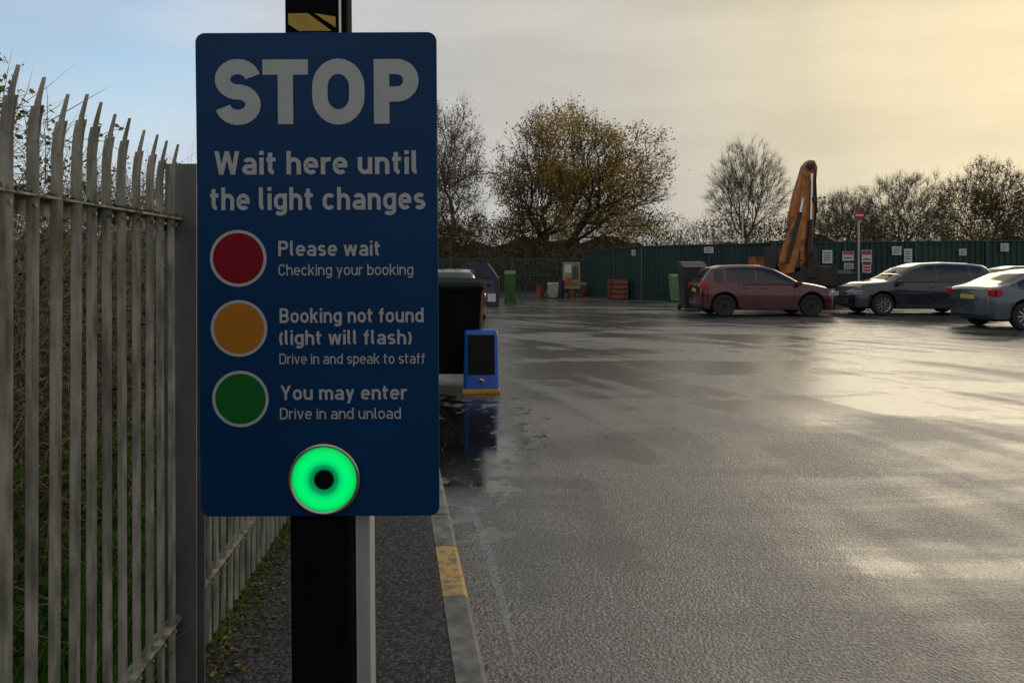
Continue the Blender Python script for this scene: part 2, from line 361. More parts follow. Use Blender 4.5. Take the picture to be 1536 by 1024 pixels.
# footpath
m_fp=mat('footpath_asphalt',(.014,.013,.012),(.13,.125,.115),scale=75,rough=.65,bump=1,bscale=85,bdist=.006,lo=.44,hi=.74,spec=.3,detail=9)
def fx_(y): return -1.17-.085*(y-2.6)
mb=MB(); mb.add([(fx_(-6)-.12,-6,.1),(kerbx(-6)-.12,-6,.1),(kerbx(9)-.12,9,.1),(fx_(9)-.12,9,.1),(fx_(9)-.12,9,-.02),(kerbx(9)-.12,9,-.02)],[(0,1,2,3),(3,2,5,4)])
mb.obj('footpath',[m_fp])
m_kerb=mat('kerb_concrete',(.22,.21,.19),(.10,.096,.09),scale=14,rough=.7,bump=.8,bscale=120,detail=10)
m_ky=mat('kerb_yellow',(.50,.31,.10),(.17,.14,.10),scale=22,rough=.7,bump=.7,bscale=120,lo=.48,hi=.66,detail=10)
mb=MB(); ys=[-6,-5.1,-4.2,-3.3,-2.4,-1.5,-.6,.3,1.2,2.43,3.33,3.93,4.42,5.3,6.2,7.1,8.0,9.0]
for i in range(len(ys)-1):
    a=ys[i]+.004; c=ys[i+1]-.004; j=random.uniform(-.003,.003)
    prof=lambda y:[(kerbx(y)-.12,-.02),(kerbx(y)-.12,.104+j),(kerbx(y)-.022,.104+j),(kerbx(y)-.008,.095+j),(kerbx(y),.07),(kerbx(y)+.004,-.02)]
    p=prof(a);q=prof(c);n=6
    mb.add([(x,a,z) for x,z in p]+[(x,c,z) for x,z in q],[tuple(range(n-1,-1,-1)),tuple(range(n,2*n))]+[(k_,(k_+1)%n,(k_+1)%n+n,k_+n) for k_ in range(n)],1 if abs(ys[i]-3.33)<.01 else 0)
mb.obj('kerb',[m_kerb,m_ky])
# scuff streak
m_sc,nt2,b2=newmat('tyre_scuff'); b2.inputs['Base Color'].default_value=(.50,.49,.50,1); b2.inputs['Roughness'].default_value=.6
t2=N(nt2,'ShaderNodeTexCoord'); n2=N(nt2,'ShaderNodeTexNoise'); n2.inputs['Scale'].default_value=50; n2.inputs['Detail'].default_value=8; n2.inputs['Roughness'].default_value=.85
nt2.links.new(t2.outputs['Object'],n2.inputs['Vector']); r2=N(nt2,'ShaderNodeMapRange'); r2.inputs['From Min'].default_value=.40; r2.inputs['From Max'].default_value=.62; r2.inputs['To Max'].default_value=.6
nt2.links.new(n2.outputs['Fac'],r2.inputs[0]); nt2.links.new(r2.outputs[0],b2.inputs['Alpha'])
mb=MB(); pts=[(706,760),(722,800),(738,850),(752,900),(764,950),(772,985)]
cs=[]
for a,c in pts:
    d=CH*F/(c-HZ); cs.append(((a-768)/F*d,d))
v=[]
for i,(x,y) in enumerate(cs): ww=(.02,.026,.022,.018,.012,.004)[i]; v+=[(x-ww,y,.004),(x+ww,y,.004)]
mb.add(v,[(2*i,2*i+1,2*i+3,2*i+2) for i in range(len(cs)-1)]); mb.obj('road_marking',[m_sc])

# ---------------------------------------------------------------- palisade fence
m_galv=mat('galvanised_weathered',(.38,.345,.275),(.15,.135,.095),scale=26,rough=.7,metal=.1,bump=.6,bscale=110,detail=12,stretch=(1,1,.25),lo=.38,hi=.66)
m_postm=mat('fence_post_grey',(.10,.10,.10),(.16,.158,.15),scale=9,rough=.6,metal=.2,bump=.15,bscale=60,stretch=(1,1,.3),detail=10)
m_moss=mat('rail_moss',(.36,.33,.26),(.09,.08,.045),scale=30,rough=.9,bump=.8,bscale=90)
mb=MB()
def pale(y,top,lean):
    x=fx_(y)+.012; wd=.0165
    prof=[(-wd,0),(-wd*.75,.009),(-wd*.35,.002),(0,.008),(wd*.35,.002),(wd*.75,.009),(wd,0)]
    n=7; T=.0025
    def pos(z): return lean*z+max(0,(z-(top-.16)))*.10+max(0,(z-(top-.07)))*.10
    rows=[]
    for z in (.13,top-.13):
        rows.append([(x+b_+pos(z),y+a,z) for a,b_ in prof]+[(x+b_-T+pos(z),y+a,z) for a,b_ in reversed(prof)])
    v=[p for r_ in rows for p in r_]; m_=2*n
    mb.add(v,[(i,(i+1)%m_,(i+1)%m_+m_,i+m_) for i in range(m_)],0)
    z0=top-.13
    for (i0,i1,tz,ty) in((0,2,top-.055,-.002),(2,4,top+.012,0),(4,6,top-.048,.002)):
        pr=prof[i0:i1+1]; k=len(pr)
        zs=[z0,z0+(tz-z0)*.6,tz]; rr=[]
        for q,z in enumerate(zs):
            f_=((1,.9,.08) if i0!=2 else (1.7,1.7,.12))[q]; yc=(pr[0][0]+pr[-1][0])/2+ty*(0,.35,1)[q]
            hwid=(pr[-1][0]-pr[0][0])/2*f_
            rr.append([(x+b_+pos(z)+(.001 if i0==2 else 0),y+yc-hwid+2*hwid*j_/(k-1),z) for j_,(a,b_) in enumerate(pr)]+[(x+b_-T+pos(z)+(.001 if i0==2 else 0),y+yc+hwid-2*hwid*j_/(k-1),z) for j_,(a,b_) in enumerate(reversed(pr))])
        v=[p for r_ in rr for p in r_]; m_=2*k
        mb.add(v,[(q*m_+i,q*m_+(i+1)%m_,(q+1)*m_+(i+1)%m_,(q+1)*m_+i) for q in range(2) for i in range(m_)]+[tuple(range(2*m_,3*m_))],0)
posts=(-.2,2.6,5.4,8.2)
y=-3.05
while y<8.9:
    if all(abs(y-p)>.085 for p in posts): pale(y,2.0+random.uniform(-.015,.015),random.uniform(-.005,.005))
    y+=.094
def rail(z,y0,y1,mi):
    a=Vector((fx_(y0)-.005,y0,z)); c=Vector((fx_(y1)-.005,y1,z)); ang=math.atan2(c.y-a.y,c.x-a.x)
    R=Matrix.Rotation(ang,3,'Z'); mid=(a+c)/2; l=(c-a).length
    mb.box(mid+Vector((-.006,0,0)),(l,.006,.04),mi,R); mb.box(mid+Vector((.012,0,.0225)),(l,.045,.005),mi,R)
rail(1.73,-3.1,8.9,2); rail(.36,-3.1,8.9,2)
for yp in posts:
    x=fx_(yp)+.022; top=1.945
    mb.box((x,yp-.035,top/2+.05),(.108,.007,top-.1),1); mb.box((x,yp+.035,top/2+.05),(.108,.007,top-.1),1); mb.box((x,yp,top/2+.05),(.008,.063,top-.102),1)
    for z in(1.73,.36):
        mb.box((x-.048,yp-.045,z+.004),(.04,.012,.06),1)
        mb.tube((x-.045,yp-.052,z),(x-.045,yp-.064,z),.008,.008,6,0)
y=-3.05
while y<8.9:
    if all(abs(y-p)>.085 for p in posts):
        for z in(1.73,.36): mb.tube((fx_(y)+.014,y,z),(fx_(y)+.028,y,z),.005,.005,6,0)
    y+=.094
rng=np.random.default_rng(41)
for k in range(1400):
    y=rng.uniform(1.3,8.5); p=np.array((fx_(y)+.02+rng.normal()*.008,y,1.757+rng.uniform(0,.006)))
    s_=rng.uniform(.002,.006); a=rng.normal(size=3)*s_; b_=rng.normal(size=3)*s_
    mb.add([tuple(p-a),tuple(p+b_),tuple(p+a),tuple(p-b_)],[(0,1,2,3)],3)
ob=mb.obj('palisade_fence',[m_galv,m_postm,m_moss,mat('moss',(.08,.09,.03),(.05,.05,.02),rough=.9)],origin=(fx_(2.6),2.6,0))

# ---------------------------------------------------------------- vegetation helpers
def leafmat(name,c,c2,rough=.6,trans=.45):
    return mat(name,c,c2,scale=3,rough=rough,spec=.3,trans=trans)
def quads(mb,P_,size,mi,up=.0,flat=False,asp=.6):
    for p in P_:
        n=rng.normal(size=3); n[2]+=up; n/=np.linalg.norm(n)+1e-9
        a=np.cross(n,rng.normal(size=3)); a/=np.linalg.norm(a)+1e-9; b_=np.cross(n,a)
        s=size*rng.uniform(.6,1.35); a=a*s; b_=b_*s*asp
        o=len(mb.v); mb.v.extend([tuple(p-a),tuple(p-b_*.9+a*.1),tuple(p+a),tuple(p+b_*.9+a*.1)]); mb.f.append((o,o+1,o+2,o+3)); mb.m.append(mi)
def twig(mb,p,d,l,wd,mi,bend=.15):
    d=d/(np.linalg.norm(d)+1e-9); s=np.cross(d,rng.normal(size=3)); s/=np.linalg.norm(s)+1e-9
    q=p+d*l*.55+rng.normal(size=3)*l*bend*.4; e_=q+(d+rng.normal(size=3)*bend)*l*.45
    o=len(mb.v); mb.v.extend([tuple(p-s*wd),tuple(p+s*wd),tuple(q+s*wd*.6),tuple(q-s*wd*.6),tuple(e_)])
    mb.f.append((o,o+1,o+2,o+3)); mb.m.append(mi); mb.f.append((o+3,o+2,o+4)); mb.m.append(mi)
def tree(name,base,fork,cen,rad,n,seed,mats,leaves=0,lsize=.1,tw=5,twl=.7,tww=.012,rtip=.012,pw=.5,lowcut=-.75,shell=.45,kp=.55,sub=2,bias=0,dens=.62):
    global rng; rng=np.random.default_rng(seed)
    base=np.array(base,float); cen=np.array(cen,float); rad=np.array(rad,float)
    P_=[]
    while len(P_)<n:
        d=rng.normal(size=3); d/=np.linalg.norm(d); u=rng.uniform()**shell
        lump=1+.13*math.sin(d[0]*5+seed)+.12*math.sin(d[2]*7+d[1]*4+seed*2)
        if d[2]<lowcut: continue
        P_.append(cen+d*rad*u*lump)
    P_=np.array(P_); fk=base+np.array((0,0,fork)); 
    nodes=[base,base+np.array((.03,0,fork*.4)),base+np.array((-.03,.02,fork*.75)),fk]; par=[-1,0,1,2]
    P_=P_[np.argsort(np.linalg.norm(P_-fk,axis=1))]
    arr=np.zeros((n*8+10,3)); arr[:4]=nodes; pla=np.zeros(n*8+10); cnt=4
    for p in P_:
        dd=np.linalg.norm(arr[3:cnt]-p,axis=1)+kp*pla[3:cnt]; i=3+int(np.argmin(dd)); q=arr[i]; d=p-q; l=np.linalg.norm(d)
        k=min(6,max(1,int(l/.7))); bow=rng.normal(size=3)*l*.05; bow[2]-=l*.05
        for j in range(1,k+1):
            t=j/k; x=q+d*t
            if j<k: x=x+rng.normal(size=3)*l*.012+bow*math.sin(t*math.pi)
            arr[cnt]=x; par.append(i if j==1 else cnt-1); pla[cnt]=pla[par[-1]]+np.linalg.norm(x-arr[par[-1]]); cnt+=1
    w_=np.zeros(cnt); kids=np.zeros(cnt)
    for i in range(1,cnt): kids[par[i]]+=1
    for i in range(cnt-1,0,-1):
        w_[i]=max(w_[i],1) if kids[i] else 1
        w_[par[i]]+=w_[i]
    mb=MB(); r_=lambda i: rtip*max(1,w_[i])**pw
    for i in range(1,cnt):
        mb.tube(arr[par[i]],arr[i],min(r_(par[i]),r_(i)*1.25),r_(i),8 if w_[i]>60 else 3,0,False)
    ends=[i for i in range(4,cnt) if w_[i]<6]
    for i in ends:
        o=arr[i]-cen; o=o/(np.linalg.norm(o)+1e-6); g=arr[i]-arr[par[i]]; g=g/(np.linalg.norm(g)+1e-6)
        for _ in range(tw):
            d=g*.7+o*.5+rng.normal(size=3)*.4+np.array((0,0,.35)); l=twl*rng.uniform(.5,1.2); d/=np.linalg.norm(d)
            twig(mb,arr[i],d,l,tww,0)
            for s_ in range(sub):
                twig(mb,arr[i]+d*l*rng.uniform(.2,.7),d+rng.normal(size=3)*.45,l*.5,tww*.6,0)
    if leaves:
        idx=rng.choice(ends,size=leaves)
        pos=arr[idx]+rng.normal(size=(leaves,3))*twl*.38
        clump=np.sin(pos[:,0]*1.7+seed)+np.sin(pos[:,2]*2.1)+np.sin(pos[:,1]*1.9)
        keep=rng.uniform(size=leaves)<(dens+.25*clump); pos=pos[keep]; clump=clump[keep]
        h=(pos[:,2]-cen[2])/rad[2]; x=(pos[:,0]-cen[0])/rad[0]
        sel=(h*.5+x*.35+clump*.3+rng.normal(size=len(pos))*.5)+bias  # highlights put into leaf colour: paler towards crown top and right
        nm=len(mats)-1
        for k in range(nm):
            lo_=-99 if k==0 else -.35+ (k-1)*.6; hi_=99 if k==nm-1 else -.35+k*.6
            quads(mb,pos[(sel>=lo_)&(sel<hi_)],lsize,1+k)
    return mb.obj(name,mats,origin=tuple(base))
bark=mat('bark',(.060,.047,.033),(.032,.026,.020),scale=12,rough=.9)
bark2=mat('bark_pale',(.15,.12,.09),(.09,.072,.054),scale=12,rough=.9)
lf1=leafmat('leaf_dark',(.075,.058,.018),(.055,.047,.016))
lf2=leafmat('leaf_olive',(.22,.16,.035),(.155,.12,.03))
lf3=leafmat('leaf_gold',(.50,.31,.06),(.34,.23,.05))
D=45
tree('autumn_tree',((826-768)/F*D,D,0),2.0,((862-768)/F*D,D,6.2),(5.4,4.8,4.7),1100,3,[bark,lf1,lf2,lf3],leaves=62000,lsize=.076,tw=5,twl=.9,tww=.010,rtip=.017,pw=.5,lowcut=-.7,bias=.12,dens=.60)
D=42
tree('bare_tree',((676-768)/F*D,D,0),3,((672-768)/F*D,D,6.0),(1.9,1.9,4.6),420,11,[bark2,lf1,lf2],leaves=15000,lsize=.06,tw=7,twl=1.0,tww=.009,lowcut=-1)
tree('bare_tree',((600-768)/F*D,D+2,0),3,((600-768)/F*D,D+2,6.6),(3.0,2.0,4.8),420,12,[bark2,lf1],leaves=1500,lsize=.07,tw=6,twl=1.0,tww=.010,lowcut=-1)
D=52
tree('bare_tree',((1120-768)/F*D,D,0),3.4,((1118-768)/F*D,D,6.6),(2.8,2.8,3.3),900,21,[bark2],tw=7,twl=.8,tww=.007,rtip=.009,pw=.47,kp=.75,lowcut=-.8)
D=58
tree('bare_tree',((1355-768)/F*D,D,0),3,((1350-768)/F*D,D,5.2),(3.6,2.6,3.4),620,31,[bark2,lf1],leaves=2500,lsize=.06,tw=8,twl=.9,tww=.010,rtip=.010)
tree('bare_tree',((1475-768)/F*D,D,0),3,((1478-768)/F*D,D,5.5),(4.2,2.6,3.6),700,32,[bark,lf1,lf2],leaves=15000,lsize=.075,tw=8,twl=.9,tww=.012,rtip=.010)
tree('bare_tree',((1275-768)/F*D,D,0),2.5,((1272-768)/F*D,D,4.3),(2.9,2.4,2.8),480,33,[bark2,lf1],leaves=2500,lsize=.06,tw=8,twl=.9,tww=.010,rtip=.009)
tree('bare_tree',((1600-768)/F*D,D,0),3,((1610-768)/F*D,D,6.0),(4,3,4.2),400,34,[bark,lf1],leaves=3000,lsize=.1,tw=7,twl=1,tww=.010)
# distant tree line
rng=np.random.default_rng(5)
mb=MB(); m_core=mat('thicket_blocker',(.030,.024,.014),(.045,.038,.020),scale=1.2,rough=1)
th=mat('thicket_twigs',(.10,.075,.046),(.14,.105,.065),scale=.6,rough=.95)
def topz(x):
    return 5.4+.7*math.sin(x*.33)+.5*math.sin(x*.81+1)+.35*math.sin(x*1.9)+(1.0 if x<-2 else 0)
xs=np.arange(-70,110,1.2)
cv=[];n_=len(xs)
for x in xs: cv+=[(x,60+math.sin(x)*.5,-.05),(x,60+math.sin(x*.7),topz(x)*.60),(x,63,-.05)]
mb.add(cv,[(3*i,3*i+3,3*i+4,3*i+1) for i in range(n_-1)]+[(3*i+1,3*i+4,3*i+5,3*i+2) for i in range(n_-1)],0)  # dark inner sheet, added to block light from behind the thicket
for k in range(38000):
    x=rng.uniform(-40,75); y=rng.uniform(54,60); z=rng.uniform(0,1)**.6*topz(x)*rng.uniform(.7,1)
    twig(mb,np.array((x,y,z)),rng.normal(size=3)*.5+np.array((0,-.15,.9)),rng.uniform(.5,1.5),.017,1)
P_=np.column_stack((rng.uniform(-40,75,28000),rng.uniform(53.5,59,28000),rng.uniform(0,1,28000)**.7))
P_[:,2]*=np.array([topz(x)*.98 for x in P_[:,0]])
sel=rng.uniform(size=28000)+.3*np.sin(P_[:,0]*.6)
quads(mb,P_[sel<.5],.12,2); quads(mb,P_[sel>=.5],.09,3)
mb.obj('tree_line',[m_core,th,lf1,lf2])
mb=MB(); rng=np.random.default_rng(9)
P_=np.column_stack((rng.uniform(-9,9,11000),rng.uniform(41,44,11000),rng.uniform(0,1,11000)))
P_[:,2]*=2.6+.5*np.sin(P_[:,0]*1.3)+(P_[:,0]<-2)*.8
sel=rng.uniform(size=11000)
quads(mb,P_[sel<.6],.12,1); quads(mb,P_[sel>=.6],.10,2)
for k in range(5000):
    twig(mb,np.array((rng.uniform(-9,9),rng.uniform(41,44),rng.uniform(0,2.2))),rng.normal(size=3)*.5+np.array((0,0,.9)),rng.uniform(.4,1.1),.012,0)
mb.obj('shrubs',[th,lf1,lf2])

# near hedge behind palisade
rng=np.random.default_rng(17)
m_br=mat('bramble_stem',(.36,.28,.17),(.20,.15,.09),scale=30,rough=.85)
m_gl=leafmat('ivy_green',(.10,.24,.03),(.06,.14,.02)); m_gd=leafmat('ivy_dark',(.035,.055,.016),(.022,.034,.011)); m_bl=leafmat('dead_leaf',(.27,.18,.085),(.16,.11,.05))
m_hc=mat('hedge_blocker',(.018,.017,.010),(.03,.026,.014),scale=8,rough=1)
m_gr=mat('grass_blade',(.12,.28,.03),(.07,.16,.02),scale=6,rough=.6,trans=.4)
mb=MB()
def htop(y): return 2.08+.08*math.sin(y*3)+.06*math.sin(y*7+1)+(.15 if y<3.4 else 0)*max(0,(3.4-y))
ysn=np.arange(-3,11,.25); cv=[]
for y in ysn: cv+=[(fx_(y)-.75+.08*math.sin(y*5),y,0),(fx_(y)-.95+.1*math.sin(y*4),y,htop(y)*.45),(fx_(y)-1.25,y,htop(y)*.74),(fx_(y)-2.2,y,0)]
mb.add(cv,[(4*i+j,4*i+j+1,4*i+j+5,4*i+j+4) for i in range(len(ysn)-1) for j in range(3)],0)  # dark blocker mass added inside the hedge
for k in range(32000):
    y=rng.uniform(.8,9.5); u=rng.uniform(); z=u**.75*htop(y)*.97
    x=fx_(y)-.25-.35*(z/2.1)-abs(rng.normal())*.28
    twig(mb,np.array((x,y,z)),rng.normal(size=3)*.8+np.array((.15,0,.45)),rng.uniform(.08,.32),rng.uniform(.001,.0025),1,.3)
def lp(n,zlo,zhi):
    y=rng.uniform(.8,9.5,n); z=rng.uniform(zlo,zhi,n)*np.array([htop(v) for v in y]); x=fx_(y)-.18-.40*(z/2.1)-np.abs(rng.normal(size=n))*.25
    return np.column_stack((x,y,z))
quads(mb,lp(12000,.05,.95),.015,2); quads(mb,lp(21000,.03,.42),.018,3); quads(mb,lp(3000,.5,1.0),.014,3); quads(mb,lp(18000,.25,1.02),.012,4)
for k in range(170):
    y=rng.uniform(1.5,8); p=np.array((fx_(y)-.9+rng.normal()*.25,y,htop(y)*.88)); d=np.array((rng.normal()*.5,rng.normal()*.5,1.0)); st=rng.uniform(.04,.075)
    for j in range(int(rng.integers(3,8))):
        d=d/np.linalg.norm(d); q=p+d*st; mb.tube(p,q,.0018,.0016,3,1,False); 
        if rng.uniform()<.9: quads(mb,[q+rng.normal(size=3)*.015 for _ in range(2)],.013,int(rng.choice([2,4,3])))
        p=q; d=d+np.array((rng.normal()*.15,rng.normal()*.15,-.25))
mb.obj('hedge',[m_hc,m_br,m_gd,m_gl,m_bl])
mb=MB()
for k in range(18000):
    y=rng.uniform(.6,8); x=fx_(y)-.1-rng.uniform(0,.5); 
    twig(mb,np.array((x,y,.03)),np.array((rng.normal()*.35,rng.normal()*.35,1.)),rng.uniform(.08,.6)*(1 if x<fx_(y)-.2 else .45),.0035,0 if rng.uniform()<.75 else 1,.35)
mb.add([(fx_(-6)-.9,-6,.035),(fx_(-6)-.12,-6,.035),(fx_(9)-.12,9,.035),(fx_(9)-.9,9,.035)],[(0,1,2,3)],2)
m_soil=mat('soil',(.02,.016,.010),(.03,.035,.012),scale=20,rough=1,bump=.8,bscale=60,bdist=.01)
mb.obj('grass_verge',[m_gr,m_gl,m_soil])
mb=MB(); rng=np.random.default_rng(23); n=10000
y=rng.uniform(-.5,8.5,n); off=np.abs(rng.normal(size=n))*.105; x=fx_(y)-.05+off; P_=np.column_stack((x,y,.106+np.maximum(0,.03-off*.25)*rng.uniform(0,1,n)))
sel=rng.uniform(size=n)
quads(mb,P_[sel<.30],.011,0,up=3); quads(mb,P_[(sel>=.30)&(sel<.52)],.010,1,up=2); quads(mb,P_[(sel>=.52)&(sel<.93)],.012,2,up=3); quads(mb,P_[sel>=.93],.013,3,up=3)
for k in range(4600):
    y_=rng.uniform(0,8); o_=abs(rng.normal())*.05
    twig(mb,np.array((fx_(y_)-.04+o_,y_,.1)),np.array((rng.normal()*.6,rng.normal()*.6,1)),rng.uniform(.02,.07),.002,1,.4)
n=170; y=rng.uniform(2.6,9,n); x=np.array([kerbx(v) for v in y])+.02+np.abs(rng.normal(size=n))*.10
quads(mb,np.column_stack((x,y,np.full(n,.006))),.010,2,up=12)
n=90; y=rng.uniform(1.8,8,n); x=rng.uniform(-.9,-.3,n)-.1*(y-2)
quads(mb,np.column_stack((x,y,np.full(n,.106))),.009,2,up=12)
mb.obj('leaf_litter',[m_gd,m_gl,m_bl,lf3])

# ---------------------------------------------------------------- far walls
m_gw=mat('green_steel',(.012,.045,.038),(.006,.026,.023),scale=.8,rough=.5,stretch=(1,1,.3),spec=.4,detail=9)
m_gw2=mat('green_trim',(.02,.058,.048),(.015,.045,.036),rough=.5)
mb=MB()
path=[((878-768)/F*37,37,2.15),((962-768)/F*32.3,32.3,2.32),(11.2,31.5,2.45),(30,30.5,2.6),(42,30,2.7)]
for i in range(len(path)-1):
    a=Vector(path[i]);c=Vector(path[i+1]); za,zc=a.z,c.z; a=Vector((a.x,a.y,0));c=Vector((c.x,c.y,0)); d=c-a; l=d.length; d.normalize(); nn=Vector((d.y,-d.x,0))
    s=0; pr=[]
    while s<l:
        for ds,o in((0,0),(.10,0),(.13,.05),(.21,.05),(.24,0)):
            if s+ds<=l: pr.append((s+ds,o))
        s+=.24
    v=[];
    for s_,o in pr:
        p=a+d*s_+nn*o; zt=za+(zc-za)*s_/l; v+=[(p.x,p.y,0),(p.x,p.y,zt)]
    mb.add(v,[(2*k,2*k+2,2*k+3,2*k+1) for k in range(len(pr)-1)],0)
    R=Matrix.Rotation(math.atan2(d.y,d.x),3,'Z')
    k=0
    while k<l:
        p=a+d*k+nn*.08; zt=za+(zc-za)*k/l; mb.box((p.x,p.y,zt/2),(.09,.06,zt+.04),1); k+=2.9
    p=(a+c)/2+nn*.03
    zt=(za+zc)/2
    ang2=math.atan2(zc-za,l); mb.box((p.x,p.y,zt+.02),(l,.12,.05),1,R@Matrix.Rotation(-ang2,3,'Y'))
mb.obj('green_metal_fence',[m_gw,m_gw2])
mb=MB(); x=-9.0
while x<4.05:
    mb.box((x,36.5,.95),(.035,.02,1.8),0); x+=.12
for z in(.2,1.0,1.82): mb.box((-2.5,36.53,z),(13.1,.03,.05),0)
for x in(-9,-6,-3,0,3,4.1): mb.box((x,36.5,.98),(.09,.09,1.96),0)
mb.obj('green_railing_fence',[m_gw2])
mb=MB(); mb.box((7.0,46,.55),(34,.2,1.1),0); mb.obj('brick_wall',[mat('dark_brick',(.05,.035,.028),(.03,.025,.02),scale=6,rough=.9)],origin=(7,46,0))

# notices
m_wh=mat('notice_white',(.55,.55,.53),(.45,.45,.43),scale=6,rough=.6); m_rd=mat('notice_red',(.40,.03,.03),rough=.5); m_gn=mat('notice_green',(.03,.20,.08),rough=.5); m_dk=mat('notice_text',(.06,.06,.07),rough=.6)
def wally(x):
    for i in range(len(path)-1):
        if path[i][0]<=x<=path[i+1][0]:
            t=(x-path[i][0])/(path[i+1][0]-path[i][0]); return path[i][1]+(path[i+1][1]-path[i][1])*t
    return 30
def notice(px,py,wp,hp,kind):
    d=31.5
    for _ in range(4): X=(px-768)/F*d; d=wally(X)-.13
    X=(px-768)/F*d; Z=CH-(py-HZ)/F*d; w_=wp*d/F; h_=hp*d/F
    mb=MB(); mb.box((0,0,0),(w_,.02,h_),0)
    if kind=='r':
        for k in(.28,.0,-.28): mb.box((0,-.012,h_*k),(w_*.8,.008,h_*.16),1)
    elif kind=='R': mb.box((0,-.012,h_*.3),(w_*.9,.008,h_*.32),1); mb.box((0,-.012,-.2*h_),(w_*.7,.008,h_*.1),3)
    elif kind=='g': mb.box((0,-.012,0),(w_*.85,.008,h_*.8),2)
    else:
        for k in(.28,.1,-.08,-.26): mb.box((-w_*.05,-.012,h_*k),(w_*.65,.008,h_*.06),3)
    ob=mb.obj('notice_board',[m_wh,m_rd,m_gn,m_dk],local=True); ob.location=(X,d,Z)
for a in((953,379,11,9,'t'),(1063,375,14,9,'t'),(1241,385,15,20,'t'),(1272,384,17,14,'R'),(1273,399,14,9,'r'),(1300,385,15,20,'R'),(1300,401,13,16,'r'),(1345,376,14,13,'t'),(1362,383,12,20,'t'),(1444,378,11,10,'t'),(1507,371,12,12,'t'),(1228,413,20,13,'g')):
    notice(*a)
def boardfree(px,py,wp,hp,d,name='poster_board'):
    mb=MB(); w_=wp*d/F;h_=hp*d/F; z=CH-(py-HZ)/F*d
    mb.box((0,0,0),(w_,.04,h_),0)
    mb.box((-w_*.2,-.025,h_*.25),(w_*.4,.01,h_*.3),1); mb.box((w_*.22,-.025,h_*.1),(w_*.35,.01,h_*.5),3); mb.box((-w_*.15,-.025,-h_*.25),(w_*.5,.01,h_*.3),2); mb.box((w_*.25,-.025,-h_*.33),(w_*.3,.01,h_*.15),4)
    mb.box((-w_*.45,.03,-(z-h_/2)/2-h_/2+.0),(.05,.05,z-h_/2),3); mb.box((w_*.45,.03,-(z-h_/2)/2-h_/2),(.05,.05,z-h_/2),3)
    ob=mb.obj(name,[mat('board_tan',(.28,.24,.18),(.2,.15,.1),scale=5),m_wh,mat('board_orange',(.35,.1,.03),(.2,.06,.02),scale=4),m_dk,m_gn],local=True); ob.location=((px-768)/F*d,d,z)
boardfree(857,413,26,40,35.5)

